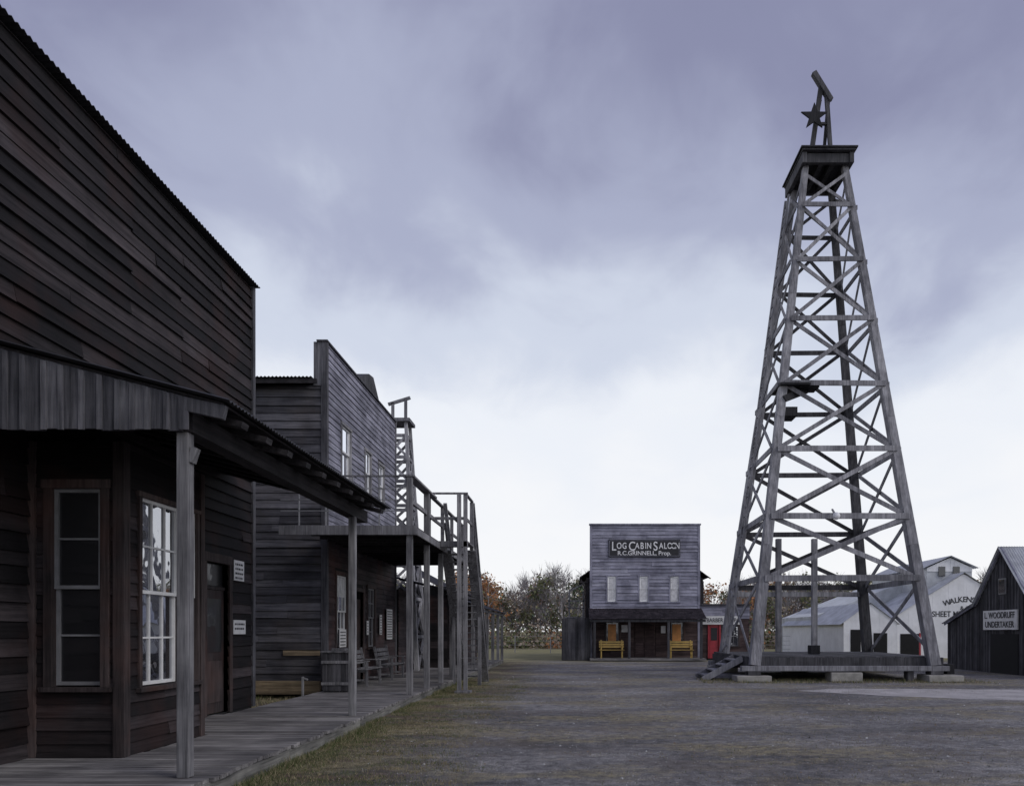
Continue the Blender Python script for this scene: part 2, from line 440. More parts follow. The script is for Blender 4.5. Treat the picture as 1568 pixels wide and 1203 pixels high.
p.box(-3.87,-2.78,19.52,19.58,5.162,5.21); p.box(-3.8,-2.85,19.56,19.59,4.5,4.58)
p.box(-2.88,-2.8,19.6,20.8,5.162,5.2); p.box(-2.86,-2.82,19.6,20.8,4.5,4.58)
p.box(-3.1,-2.7,19.35,19.75,0,.06)
p.done(.004)
p=Part('stair_flight',M['rail'],B)
ys,ye,n=20.8,23.9,19
for x in (-3.55,-2.86): p.beam((x,ys-.05,DZ-.12),(x,ye,.0),.05,.26,(1,0,0))
for i in range(n):
    t=(i+.5)/n; y=ys+(ye-ys)*t; z=DZ-(i+1)*DZ/(n+1)
    p.box(-3.52,-2.89,y-.12,y+.12,z-.035,z)
for x in (-3.59,-2.82):
    p.beam((x,ys,5.14),(x,ye,1.0),.05,.1,(1,0,0)); p.beam((x,ys,4.6),(x,ye,.55),.04,.07,(1,0,0))
    p.box(x-.05,x+.05,ye-.08,ye+.02,0,1.05); p.box(x-.05,x+.05,22.2,22.3,0,3.2)
p.done(.004)

# bin
B=empty('slatted_wooden_bin')
p=Part('slats',M['darkplank'],B)
planks(p,'x',17.45,-1,-5.85,-5.27,.22,lambda a:1.1,.1,.025); planks(p,'y',-5.27,1,17.45,18.0,.22,lambda a:1.1,.1,.025)
p.box(-5.84,-5.28,17.46,17.99,.19,1.08); p.done()
p=Part('lid_and_bands',M['post'],B); p.box(-5.9,-5.22,17.4,18.03,1.1,1.14); p.box(-5.88,-5.24,17.40,17.414,.35,.42); p.box(-5.88,-5.24,17.40,17.414,.85,.92)
p.box(-5.7,-5.4,17.6,17.9,1.14,1.2); p.done(.01)

def bench(loc,rot,L,mat,leg=None,name='slatted_bench'):
    B=empty(name); p=Part('slats',mat,B)
    for i in range(4): p.box(-L/2,L/2,-.22+i*.115,-.12+i*.115,.43,.46)
    for i in range(3):
        z=.56+i*.13; yy=.25+i*.03
        p.hexa([(-L/2,yy,z),(L/2,yy,z),(L/2,yy+.025,z),(-L/2,yy+.025,z),(-L/2,yy+.022,z+.1),(L/2,yy+.022,z+.1),(L/2,yy+.047,z+.1),(-L/2,yy+.047,z+.1)])
    p.done(.005)
    q=Part('frame',leg or mat,B)
    for x in (-L/2+.08,L/2-.14):
        q.box(x,x+.06,-.2,-.14,0,.64); q.beam((x+.03,.17,.0),(x+.03,.35,.98),.06,.06,(1,0,0))
        q.box(x+.002,x+.058,-.2,.22,.37,.43); q.box(x-.01,x+.07,-.24,.27,.64,.67); q.box(x+.01,x+.05,-.14,.16,.14,.19)
    q.done(.004)
    B.location=loc; B.rotation_euler=(0,0,rot); return B
bench((-5.5,19.9,.18),math.pi/2,1.5,M['rail'])
bench((-5.5,22.6,.18),math.pi/2,1.6,M['rail'])
pp=empty('standpipe'); p=Part('pipe',M['iron'],pp); p.beam((-6.3,17.4,0),(-6.3,17.4,.55),.05,.05); p.beam((-6.3,17.4,.52),(-6.18,17.4,.48),.04,.04); p.done(.008)

# ================================================================ small tower behind
B=empty('timber_tower')
p=Part('frame',M['derrick'],B)
cx,cy=-6.55,28.0
def tw(i,j,z):
    h=.85-(.85-.34)*z/9.2; return Vector((cx+i*h,cy+j*h,z))
for i in (-1,1):
    for j in (-1,1): p.beam(tw(i,j,0),tw(i,j,9.3),.16,.16,w2=.11,d2=.11)
zz=[0,1.4,2.8,4.1,5.2,6.2,7.1,8.0,8.8]
for k in range(len(zz)-1):
    for (a,b) in (((-1,-1),(1,-1)),((1,-1),(1,1)),((1,1),(-1,1)),((-1,1),(-1,-1))):
        p.beam(tw(*a,zz[k]),tw(*b,zz[k+1]),.09,.04); p.beam(tw(*b,zz[k]),tw(*a,zz[k+1]),.09,.045); p.beam(tw(*a,zz[k+1]),tw(*b,zz[k+1]),.12,.05)
p.box(cx-.5,cx+.5,cy-.5,cy+.5,9.3,9.42); p.box(cx-.28,cx-.18,cy-.05,cy+.05,9.4,10.1); p.box(cx+.2,cx+.3,cy-.05,cy+.05,9.4,10.2); p.beam((cx-.4,cy,10.05),(cx+.42,cy,10.3),.1,.1)
p.done()

# ================================================================ far low store
B=empty('low_wooden_store')
s=Part('near_siding',M['b1_x'],B); siding(s,'x',29.5,-1,-13,-5.0,0.1,3.0); s.done()
s=Part('street_siding',M['b2_yd'],B); siding(s,'y',-4.95,1,29.5,38,0.1,3.4,[(31,32,.2,2.3),(33.5,34.5,1,2.2)]); s.done()
bk=Part('core',M['black'],B); bk.box(-13,-4.97,29.52,38,0,3.35); bk.done()
corr('roof',M['metald'],B,(-13,29.2,3.0),(0,9.2,0),(4.2,0,2.2),.15,.02); corr('roof_front',M['metald'],B,(-4.6,29.2,3.0),(0,9.2,0),(-4.2,0,2.2),.15,.02)
corr('porch_roof',M['metald'],B,(-3.5,29.2,2.5),(0,9,0),(-1.5,0,.55),.15,.02)
p=Part('porch_posts',M['post'],B)
for y in (29.3,31.5,33.7,36,38): p.box(-3.75,-3.62,y,y+.12,0,2.52)
p.box(-3.74,-3.64,29.3,38.1,2.38,2.48); p.done()
window(B,'y',-4.95,1,33.5,34.5,1,2.2,2,1,nm='window')
B=empty('covered_walk_shed')
s=Part('front_siding',M['b2_yd'],B); siding(s,'y',-5.9,1,25.1,26.9,0.1,3.0); s.done()
bk=Part('core',M['black'],B); bk.box(-9,-5.92,25.12,26.9,0,3.0); bk.done()
corr('roof',M['metald'],B,(-3.6,25.05,2.85),(0,2.6,0),(-2.6,0,.6),.12,.02)
p=Part('posts',M['post'],B)
for y in (25.1,27.4): p.box(-3.78,-3.65,y,y+.12,0,2.85)
p.done()

# ================================================================ SALOON
B=empty('log_cabin_saloon')
SX0,SX1,SY=.92,6.9,41.8
upw=[(1.8,2.32),(3.58,4.1),(5.3,5.82)]
ops=[(a,b,3.22,4.68) for a,b in upw]+[(1.7,2.5,.8,2.2),(3.3,4.5,.2,2.3),(5.3,6.1,.8,2.2)]
s=Part('front_siding',M['sal_x'],B); siding(s,'x',SY,-1,SX0,SX1,2.6,7.5,ops,exp=.19,lmin=1.2,lmax=3,jit=.008,warp=.03); s.done()
s=Part('lower_siding',M['brown_x'],B); siding(s,'x',SY,-1,SX0,SX1,.15,2.6,ops,exp=.17,lmin=1.2,lmax=3); s.done()
bk=Part('wall_core',M['black'],B); backing(bk,'x',SY,-1,SX0,SX1,.0,7.48,ops); bk.box(SX0,SX1,SY+.14,SY+.16,0,7.4); bk.done()
c=Part('corner_boards',M['sal_trim'],B); c.box(SX0-.08,SX0+.06,SY-.05,SY+.12,.1,7.52); c.box(SX1-.06,SX1+.08,SY-.05,SY+.12,.1,7.52); c.done()
c=Part('cornice',M['sal_trim'],B); c.box(SX0-.12,SX1+.12,SY-.1,SY+.15,7.5,7.58); c.done()
for i,(a,b_) in enumerate(upw):
    window(B,'x',SY,-1,a+.03,b_-.03,3.25,4.65,1,1,trim=M['sal_trim'],sash=M['white'],glass=M['glassw'],tw=.08,curtain=.96,nm='upper_window_%d'%i)
window(B,'x',SY,-1,1.75,2.45,.85,2.15,2,1,nm='lower_window_a',trim=M['trim_z'],glass=M['glassd']); window(B,'x',SY,-1,5.35,6.05,.85,2.15,2,1,nm='lower_window_b',trim=M['trim_z'],glass=M['glassd'])
d=Part('double_doors',M['brown_x'],B); d.box(3.32,3.89,SY-.02,SY+.03,.15,2.2); d.box(3.91,4.48,SY-.02,SY+.03,.15,2.2)
for x in (3.4,3.99): d.box(x,x+.41,SY-.04,SY-.02,.35,.95); d.box(x,x+.41,SY-.04,SY-.02,1.1,2.0)
d.done(.006)
o_=Part('shutters',M['orange'],B); o_.box(1.85,2.3,SY-.08,SY-.055,1.0,2.0); o_.box(5.42,5.9,SY-.08,SY-.055,1.0,2.0); o_.done()
sg=Part('notices',M['curtain'],B); sg.box(2.6,2.95,SY-.06,SY-.045,1.55,1.95); sg.box(4.8,5.05,SY-.06,SY-.045,1.5,1.9); sg.done()
s=Part('body_siding_left',M['b2_yd'],B); siding(s,'y',.62,-1,42.0,50,.1,4.4,exp=.2); s.done()
s=Part('body_siding_right',M['b2_yd'],B); siding(s,'y',7.2,1,42.0,50,.1,4.4,exp=.2); s.done()
bk=Part('body_core',M['beam_y'],B); bk.box(.64,7.18,42,50,0,4.6); bk.done()
corr('roof_left',M['shingle'],B,(.28,41.95,4.62),(0,8.2,0),(3.63,0,2.3),.2,.015); corr('roof_right',M['shingle'],B,(7.54,41.95,4.62),(0,8.2,0),(-3.63,0,2.3),.2,.015)
rk=Part('rake_boards',M['beam_y'],B); rk.beam((.28,41.94,4.57),(SX0-.1,41.94,4.97),.05,.12,(0,1,0)); rk.beam((7.54,41.94,4.57),(SX1+.1,41.94,4.97),.05,.12,(0,1,0))
rk.box(.28,.75,41.9,42.05,4.3,4.38); rk.beam((.62,41.96,3.9),(.34,41.96,4.5),.08,.08); rk.done()
p=Part('porch_shingles',M['shingle'],B)
for i in range(9):
    t0=i/9;t1=(i+1)/9
    x=SX0-.15
    while x<SX1+.15:
        w=min(U(.14,.26),SX1+.15-x)
        ya=40-.05+1.85*t0;yb=40-.05+1.85*t1;za=2.25+.62*t0;zb=2.25+.62*t1
        p.hexa([(x,ya,za),(x+w-.01,ya,za),(x+w-.01,yb,zb),(x,yb,zb),(x,ya,za+.04),(x+w-.01,ya,za+.04),(x+w-.01,yb,zb+.015),(x,yb,zb+.015)]); x+=w
p.done()
p=Part('porch_frame',M['darkplank'],B)
for x in (1.0,2.85,4.95,6.7): p.box(x,x+.13,40.05,40.18,.15,2.2)
p.box(SX0-.1,SX1+.1,40.04,40.19,2.1,2.24); p.done(.005)
p=Part('porch_deck',M['deck'],B)
y=39.9
while y<41.7: p.box(SX0-.1,SX1+.1,y,y+.13,.05,.15); y+=.14
p.done()
sg=Part('sign_board',M['sign_dark'],B); sg.box(1.88,5.86,SY-.1,SY-.045,5.72,6.7); sg.done(.01)
sb=Part('sign_border',M['sal_trim'],B)
for (x0,x1,z0,z1) in ((1.93,5.81,6.63,6.645),(1.93,5.81,5.775,5.79),(1.93,1.945,5.79,6.63),(5.795,5.81,5.79,6.63)): sb.box(x0,x1,SY-.106,SY-.1,z0,z1)
sb.done()
ty=SY-.105
for (ch,x,z,sz) in (('L',2.04,6.3,.7),('O',2.33,6.33,.48),('G',2.64,6.33,.48),('C',2.99,6.3,.7),('A',3.36,6.33,.48),('B',3.64,6.33,.5),('I',3.9,6.33,.48),('N',4.0,6.33,.48),('S',4.36,6.3,.7),('A',4.69,6.33,.48),('L',4.95,6.33,.48),('O',5.14,6.33,.48),('O',5.36,6.33,.48),('N',5.57,6.33,.48)):
    text('sign_letters',ch,(x,ty,z),sz,M['letter'],B,bold=.006,sx=.72 if sz<.6 else .8,align='LEFT')
text('sign_proprietor','R.C.GRINNELL, Prop.',(3.87,ty,5.93),.33,M['letter'],B,bold=.004)
bench((2.0,40.6,.15),0,1.35,M['yellow'],name='yellow_bench'); bench((5.75,40.6,.15),0,1.35,M['yellow'],name='yellow_bench')

B=empty('plank_shed')
p=Part('planks',M['darkplank'],B); planks(p,'x',41.0,-1,-.68,.86,.02,lambda a:2.32+.03*a,.17,jt=.03); planks(p,'y',-.68,-1,41.0,45,.02,lambda a:2.3,.17); p.done()
bk=Part('core',M['black'],B); bk.box(-.67,.86,41.01,45,0,2.28); bk.done()
p=Part('deck_railing',M['rail'],B)
for (x,y) in ((-.35,43),(.45,43),(-.35,45)): p.box(x,x+.09,y,y+.09,2.2,3.9 if y<44 else 3.4)
p.box(-.4,.6,43,43.08,3.3,3.38); p.box(-.4,.6,43,43.06,2.9,2.96); p.box(-.6,.6,42.8,45.2,2.35,2.42); p.beam((-.35,43.02,3.9),(.6,43.02,4.35),.08,.06); p.beam((-.35,45.02,3.4),(-.35,43.02,3.4),.07,.05); p.done()

# barber shop
B=empty('barber_shop')
bo=[(7.5,8.05,.1,2.0),(8.6,9.15,.75,1.9)]
s=Part('front_siding',M['brown_x'],B); siding(s,'x',41.9,-1,7.0,9.7,.1,2.3,bo,exp=.16); s.done()
s=Part('upper_siding',M['sal_x'],B); siding(s,'x',41.88,-1,7.0,9.75,2.3,3.05,exp=.16); s.done()
bk=Part('core',M['black'],B); backing(bk,'x',41.9,-1,7.0,9.7,0,3.05,bo); bk.box(7.3,9.7,42.1,47,0,2.9); bk.done()
s=Part('side_siding',M['b2_yd'],B); siding(s,'y',9.72,1,41.95,47,.1,2.9); s.done()
c=Part('cornice',M['darkplank'],B); c.box(6.99,9.85,41.7,42.05,3.05,3.12); c.done()
d=Part('red_door',M['red'],B); d.box(7.52,8.03,41.9,41.95,.1,1.98); d.box(7.42,7.5,41.82,41.9,.1,2.06); d.box(8.05,8.13,41.82,41.9,.1,2.06); d.done(.005)
dg=Part('door_panels',M['sign_dark'],B); dg.box(7.6,7.95,41.88,41.9,1.1,1.8); dg.done()
window(B,'x',41.9,-1,8.62,9.13,.78,1.88,2,1,trim=M['trim_z'],nm='window')
sg=Part('sign_board',M['white'],B); sg.box(7.12,9.2,41.76,41.8,1.98,2.45); sg.done()
text('sign_letters','BARBER SHOP',(8.16,41.755,2.21),.32,M['ink'],B,bold=.003,sx=.82)

# ================================================================ DERRICK
B=empty('oil_derrick')
bot={(-1,-1):(5.74,24.0),(1,-1):(11.48,24.0),(-1,1):(5.86,29.7),(1,1):(11.6,29.7)}
top={(-1,-1):(8.0,26.05),(1,-1):(9.36,26.05),(-1,1):(8.04,27.5),(1,1):(9.4,27.5)}
Z0,Z1=.5,17.7
def LP(k,z,o=0.):
    t=(z-Z0)/(Z1-Z0); b=bot[k]; a=top[k]
    return Vector((b[0]+(a[0]-b[0])*t+k[0]*o,b[1]+(a[1]-b[1])*t+k[1]*o,z))
for k in bot:
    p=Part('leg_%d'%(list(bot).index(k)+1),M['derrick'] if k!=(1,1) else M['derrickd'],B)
    zs=[Z0,4.4,8.7,13.0,Z1]
    for i in range(4):
        w=.34-.035*i
        p.beam(LP(k,zs[i]),LP(k,zs[i+1]),w,w,(0,1,0),w2=w-.035,d2=w-.035)
    p.done(.01)
G=[3.3,5.35,7.6,9.85,12.1,14.2,16.2]
faces=[((-1,-1),(1,-1),(0,-1,0)),((1,-1),(1,1),(1,0,0)),((-1,1),(1,1),(0,1,0)),((-1,-1),(-1,1),(-1,0,0))]
GG=G+[17.4]
for fi,(a,b,n) in enumerate(faces):
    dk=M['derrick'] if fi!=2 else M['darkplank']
    g=Part('girts_%d'%(fi+1),dk,B); x_=Part('cross_braces_%d'%(fi+1),dk,B)
    nv=Vector(n)
    for i,z in enumerate(G):
        g.beam(LP(a,z)+nv*.18,LP(b,z+U(-.03,.03))+nv*.18,.2-.008*i,.05,n)
    for i in range(len(GG)-1):
        w=.155-.008*i
        x_.beam(LP(a,GG[i])+nv*(.14-.008*i),LP(b,GG[i+1])+nv*(.14-.008*i),w,.04,n)
        x_.beam(LP(b,GG[i])+nv*(.09-.008*i),LP(a,GG[i+1])+nv*(.09-.008*i),w,.04,n)
    if fi in (1,3):
        x_.beam(LP(a,.8)+nv*.145,LP(b,3.3)+nv*.145,.14,.04,n); x_.beam(LP(b,.8)+nv*.1,LP(a,3.3)+nv*.1,.14,.04,n)
    g.done(.006); x_.done(.005)
p=Part('rear_posts',M['derrick'],B)
for x in (7.85,9.25): p.box(x,x+.2,29.2,29.4,.8,5.2)
p.box(6.3,11.2,29.3,29.48,2.95,3.13)
p.done(.006)
p=Part('ladder',M['derrick'],B)
def LL(u,z,o):
    a=LP((-1,-1),z);b=LP((-1,1),z); q=a.lerp(b,u); return q+Vector((-o,0,0))
for u in (0,.42): p.beam(LL(.55,.8,.3)+Vector((0,u,0)),LL(.55,17.2,.3)+Vector((0,u,0)),.07,.07,(1,0,0))
z=1.1
while z<17.1:
    q=LL(.55,z,.3); p.beam(q,q+Vector((0,.42,0)),.05,.04,(1,0,0)); z+=.36
p.done()
p=Part('racking_board',M['darrow'],B)
q=LP((-1,-1),9.7)
p.box(q.x-.15,q.x+.85,q.y-.3,q.y+.9,9.75,9.82); p.box(q.x+.55,q.x+1.2,q.y-.1,q.y+.5,9.72,9.86)
p.beam((q.x,q.y-.2,9.3),(q.x+.9,q.y+.3,9.75),.22,.1); p.box(q.x-.1,q.x+.5,q.y+.0,q.y+.7,8.8,9.1)
p.done()
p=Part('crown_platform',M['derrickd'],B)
p.box(7.88,9.5,25.75,25.9,17.66,17.98); p.box(7.88,9.5,27.6,27.75,17.66,17.98)
p.box(7.8,7.95,25.7,27.85,17.64,18.0); p.box(9.42,9.57,25.7,27.85,17.64,18.0)
p.box(7.78,9.6,25.62,27.9,18.02,18.08); p.box(7.72,9.66,25.56,27.95,18.085,18.14)
p.box(8.45,8.6,25.9,27.6,17.72,18.0); p.box(8.85,9.0,25.9,27.6,17.72,18.0)
p.done(.01)
p=Part('gin_pole',M['derrickd'],B)
gy=26.3
p.beam((8.26,gy,18.12),(8.64,gy,20.75),.15,.15); p.beam((8.98,gy,18.12),(8.82,gy,20.35),.13,.13)
p.beam((8.36,gy-.02,21.12),(8.96,gy-.02,20.15),.16,.2,(0,1,0)); p.beam((8.43,gy,19.35),(8.9,gy,19.35),.09,.09)
p.beam((8.6,gy,20.2),(8.5,gy+1.4,18.14),.1,.1); p.beam((8.88,gy,20.1),(9.1,gy+1.4,18.14),.1,.1)
p.done(.008)
st=Part('star',M['darrow'],B)
v=[];c0=(8.3,26.05,19.42)
for yy in (c0[1]-.06,c0[1]):
    for i in range(10):
        a=math.pi/2+i*math.pi/5; r=.48 if i%2==0 else .19
        v.append((c0[0]+r*math.cos(a),yy,c0[2]+r*math.sin(a)))
st.v=v; st.f=[tuple(range(10)),tuple(range(19,9,-1))]+[(i,(i+1)%10,10+(i+1)%10,10+i) for i in range(10)]
st.done()
p=Part('rig_floor',M['darkplank'],B)
x=5.55
while x<11.8:
    p.box(x,min(x+.2,11.8)-.008,24.25,30.0,.72,.79); x+=.2
p.box(5.5,11.85,24.12,24.24,.45,.76); p.box(5.5,5.6,24.25,30.0,.45,.715); p.box(11.75,11.85,24.25,30.0,.45,.715)
p.box(5.6,11.7,29.9,30.0,.45,.715); p.box(5.6,11.7,26.9,27.2,.3,.715)
p.done(.006)
p=Part('sills',M['derrick'],B)
p.box(5.3,11.9,23.8,24.08,.34,.5); p.box(5.3,11.9,29.6,29.9,.28,.45); p.done(.01)
p=Part('footings',M['concrete'],B)
for (x0,x1,y0,y1,h) in ((5.1,6.2,23.6,24.4,.2),(8.1,9.1,23.7,24.3,.3),(11.1,12.2,23.5,24.4,.22),(5.3,6.4,29.4,30.1,.28),(11.1,12.2,29.4,30.1,.28),(8.2,9.2,29.5,30,.28)):
    p.box(x0,x1,y0,y1,0,h)
p.done(.03)
p=Part('timber_blocks',M['darkplank'],B)
p.box(5.5,5.9,23.8,24.2,.2,.34); p.box(11.3,11.7,23.8,24.2,.22,.34); p.box(10.6,10.8,23.9,24.2,0,.33); p.done(.01)
p=Part('steps',M['derrick'],B)
for i in range(4): p.box(4.25+i*.3,4.6+i*.3,24.6,25.9,.12+i*.17,.17+i*.17)
p.beam((4.2,24.58,.02),(5.5,24.58,.72),.2,.06,(0,1,0)); p.beam((4.2,25.92,.02),(5.5,25.92,.72),.2,.06,(0,1,0))
p.done(.005)
p=Part('valve_hardware',M['darrow'],B)
p.box(11.95,12.2,24.1,24.4,.2,.55); p.beam((8.6,27,.79),(8.6,27,1.1),.35,.35); p.done(.02)
p=Part('lamp_arm',M['iron'],B); p.beam((8.35,24.35,5.55),(8.35,24.15,5.4),.05,.05); p.done()
bpy.ops.mesh.primitive_uv_sphere_add(radius=.12,location=(8.4,24.1,5.3),segments=16,ring_count=10); o=bpy.context.object; o.name='lamp_globe'; o.data.materials.append(M['letter']); o.parent=B
for pl in o.data.polygons: pl.use_smooth=True

# ================================================================ sheet metal works
B=empty('sheet_metal_works')
def zg(x): return 5.05-abs(x-23.3)*.62
YB=45.0
p=Part('gable_front',M['whitemetal'],B); planks(p,'x',YB,-1,19.0,27.6,0,zg,.25,.02,gap=.004); p.done()
bk=Part('core',M['whitemetal'],B)
bk.hexa([(19.05,YB+.02,0),(27.55,YB+.02,0),(27.55,YB+14,0),(19.05,YB+14,0),(19.05,YB+.02,2.2),(27.55,YB+.02,2.2),(27.55,YB+14,2.2),(19.05,YB+14,2.2)]); bk.done()
corr('roof_left',M['metal'],B,(18.7,YB-.15,2.2),(0,14,0),(4.6,0,2.92),.25,.02); corr('roof_right',M['metal'],B,(27.9,YB-.15,2.2),(0,14,0),(-4.6,0,2.92),.25,.02)
p=Part('wing_front',M['whitemetal'],B); planks(p,'x',YB-1.0,-1,15.75,18.9,0,lambda x:3.25-abs(x-17.3)*.72,.25,.02,gap=.004); p.done()
bk=Part('wing_core',M['whitemetal'],B); bk.box(15.8,18.85,YB-.98,YB+12,0,2.05); bk.done()
corr('wing_roof_left',M['metal'],B,(15.55,YB-1.1,2.0),(0,13,0),(1.75,0,1.28),.25,.02); corr('wing_roof_right',M['metal'],B,(19.05,YB-1.1,2.0),(0,13,0),(-1.75,0,1.28),.25,.02)
bk=Part('rear_shed',M['metal'],B); bk.hexa([(16,50,0),(21,50,0),(21,58,0),(16,58,0),(16,50,2.6),(22,50,4.9),(22,58,4.9),(16,58,2.6)]); bk.done()
d=Part('openings',M['black'],B)
d.box(16.15,16.75,YB-1.04,YB-1.03,0,1.7); d.box(19.5,20.6,YB-.05,YB-.03,0,1.45); d.box(17.5,18.3,YB-1.04,YB-1.03,0,1.5); d.done()
d=Part('door_panels',M['red'],B); d.box(20.62,20.72,YB-.06,YB-.03,0,1.5); d.done()
p=Part('monitor',M['metal'],B)
p.box(21.8,24.6,YB+1.5,YB+10,3.9,5.55); p.done()
corr('monitor_roof_l',M['metal'],B,(21.5,YB+1.2,5.5),(0,9,0),(1.7,0,.75),.25,.02); corr('monitor_roof_r',M['metal'],B,(24.9,YB+1.2,5.5),(0,9,0),(-1.7,0,.75),.25,.02)
pg=Part('monitor_gable',M['whitemetal'],B); planks(pg,'x',YB+1.48,-1,21.8,24.6,5.3,lambda x:6.15-abs(x-23.2)*.45,.3); pg.done()
dg=Part('monitor_window',M['glassd'],B); dg.box(22.5,22.9,YB+1.4,YB+1.44,5.0,5.6); dg.box(23.4,23.8,YB+1.4,YB+1.44,5.0,5.6); dg.done()
arc=[('W',22.3,3.3,14),('A',22.6,3.39,11),('L',22.86,3.45,8),('K',23.1,3.49,4),('E',23.36,3.5,0),('N',23.62,3.49,-5),('S',23.88,3.45,-9)]
for ch,x,z,a in arc: text('wall_lettering_upper',ch,(x,YB-.035,z),.46,M['ink'],B,rot=(math.pi/2,-math.radians(a),0),bold=.006)
text('wall_lettering_mid','& CO',(23.5,YB-.035,2.98),.34,M['ink'],B,bold=.004)
text('wall_lettering_lower','SHEET METAL',(21.4,YB-.035,2.62),.48,M['ink'],B,sx=.85,align='LEFT',bold=.006)

# ================================================================ barn with flanking lean-tos
B=empty('wooden_barn')
def zb(y):
    d=abs(y-28.4)
    return 4.75-d*1.12 if d<1.85 else 2.678-(d-1.85)*.31
p=Part('gable_planks',M['darkplank'],B); planks(p,'y',16.25,-1,24.2,32.6,0,zb,.2,.03,batten=True); p.done()
bk=Part('core',M['black'],B); bk.box(16.27,26,24.3,32.5,0,1.9); bk.box(16.28,26,26.7,30.1,1.9,2.6); bk.done()
p=Part('near_planks',M['darkplank'],B); planks(p,'x',24.27,-1,16.25,26,0,lambda x:1.95,.22); p.done()
for sgn in (-1,1):
    corr('upper_roof',M['metal'],B,(16.0,28.4+sgn*1.95,2.6),(10,0,0),(0,-sgn*1.97,2.2),.1,.015)
    corr('lean_to_roof',M['metal'],B,(16.0,28.4+sgn*4.4,1.93),(10,0,0),(0,-sgn*2.5,.775),.1,.015)
rk=Part('rake_boards',M['sal_trim'],B)
for sgn in (-1,1):
    rk.beam((16.12,28.4,4.76),(16.12,28.4+sgn*1.92,2.62),.08,.04,(1,0,0)); rk.beam((16.12,28.4+sgn*1.85,2.68),(16.12,28.4+sgn*4.35,1.9),.08,.04,(1,0,0))
rk.done()
d=Part('barn_door',M['black'],B); d.box(16.17,16.2,27.4,29.2,0,1.5); d.done()
d=Part('loft_window',M['sash'],B); d.box(16.16,16.19,28.15,28.65,3.0,3.6); d.done()
d=Part('loft_glass',M['glass'],B); d.box(16.14,16.155,28.2,28.6,3.05,3.55); d.done()
d=Part('sign_board',M['white'],B); d.box(16.1,16.16,27.35,29.6,1.66,2.4); d.done()
text('sign_letters_upper','L. WOODRUFF',(16.09,28.48,2.2),.33,M['ink'],B,rot=(math.pi/2,0,-math.pi/2),bold=.003,sx=.92)
text('sign_letters_lower','UNDERTAKER',(16.09,28.48,1.85),.33,M['ink'],B,rot=(math.pi/2,0,-math.pi/2),bold=.003,sx=.92)
d=Part('side_notice',M['white'],B); d.box(16.12,16.16,26.2,26.9,1.0,1.5); d.done()

# ================================================================ fence
B=empty('wire_fence')
p=Part('posts',M['iron'],B)
for i in range(30): p.box(-20+i*2.6,-19.94+i*2.6,55,55.06,0,1.3)
for z in (1.25,.9,.6,.3): p.box(-20,58,55.02,55.035,z-.01,z+.01)
p.done()

# ================================================================ trees (one mass)
def mesh_multi(name,v,f,mi,mats):
    me=bpy.data.meshes.new(name); me.from_pydata(v,[],f)
    for m in mats: me.materials.append(m)
    me.polygons.foreach_set('material_index',mi); me.update()
    o=bpy.data.objects.new(name,me); scene.collection.objects.link(o); return o
def leafmat(n,a,b):
    m,nt,bs=new_mat(n); g=nt.nodes.new('ShaderNodeNewGeometry')
    c=mixrgb(nt,g.outputs['Random Per Island'],a,b)
    nt.links.new(c,bs.inputs['Base Color']); bs.inputs['Roughness'].default_value=.8; bs.inputs['Specular IOR Level'].default_value=.1; return m
lm=[leafmat('leaf_olive',(.12,.14,.07),(.24,.25,.13)),leafmat('leaf_rust',(.32,.14,.07),(.52,.27,.13)),leafmat('leaf_brown',(.2,.16,.13),(.34,.28,.22)),leafmat('leaf_straw',(.3,.26,.15),(.44,.39,.23)),leafmat('twig_bark',(.24,.225,.23),(.4,.38,.39)),leafmat('leaf_pine',(.06,.09,.06),(.13,.16,.1))]  # leaf and twig tones lightened, distance haze put into their colour
v=[];f=[];mi=[]
def quad(c,s,m):
    a=Vector((U(-1,1),U(-1,1),U(-1,1))).normalized(); b=a.cross(Vector((U(-1,1),U(-1,1),U(-1,1)))).normalized()
    n=len(v); a*=s; b*=s*.7
    v.extend([tuple(c-a),tuple(c+b),tuple(c+a),tuple(c-b)]); f.append((n,n+1,n+2,n+3)); mi.append(m)
def stick(p,q,r0,r1,m=4):
    t=(q-p).normalized(); a=t.cross(Vector((.3,.9,.1))).normalized(); b=a.cross(t); n=len(v)
    for P,r in ((p,r0),(q,r1)):
        for k in range(3):
            an=k*2.094; v.append(tuple(P+a*math.cos(an)*r+b*math.sin(an)*r))
    for k in range(3): f.append((n+k,n+(k+1)%3,n+3+(k+1)%3,n+3+k)); mi.append(m)
def tree(x,y,h,kind):
    base=Vector((x,y,0)); tp=Vector((x+U(-.4,.4),y+U(-.4,.4),h*.9)); stick(base,tp,.11,.02)
    dens={0:42,1:40,2:24,3:26,4:2,5:48}[kind]
    for i in range(int(U(14,20))):
        t=U(.12,.97); s=base.lerp(tp,t); R0=(1.05-t)*h*.30+.3
        an=U(0,6.28); e=s+Vector((math.cos(an)*R0,math.sin(an)*R0,U(.3,1.0)*R0)); stick(s,e,.035,.014)
        for j in range(9 if kind==4 else 4):
            e2=e+Vector((U(-.7,.7),U(-.7,.7),U(.0,1.1))); s2=s.lerp(e,U(.4,1)); stick(s2,e2,.02,.008)
            if kind in (2,4):
                for _ in range(3): stick(s2.lerp(e2,.6),e2+Vector((U(-.4,.4),U(-.4,.4),U(0,.6))),.014,.006)
        cr=U(.45,.85)
        for j in range(int(dens*U(.5,1.4))):
            c=e+Vector((random.gauss(0,cr*.6),random.gauss(0,cr*.6),random.gauss(0,cr*.5)))
            if c.z<.2: continue
            mm=kind if R()<.8 else random.choice((0,2,3,2))
            quad(c,U(.08,.2),mm if mm!=4 else 2)
x=-45
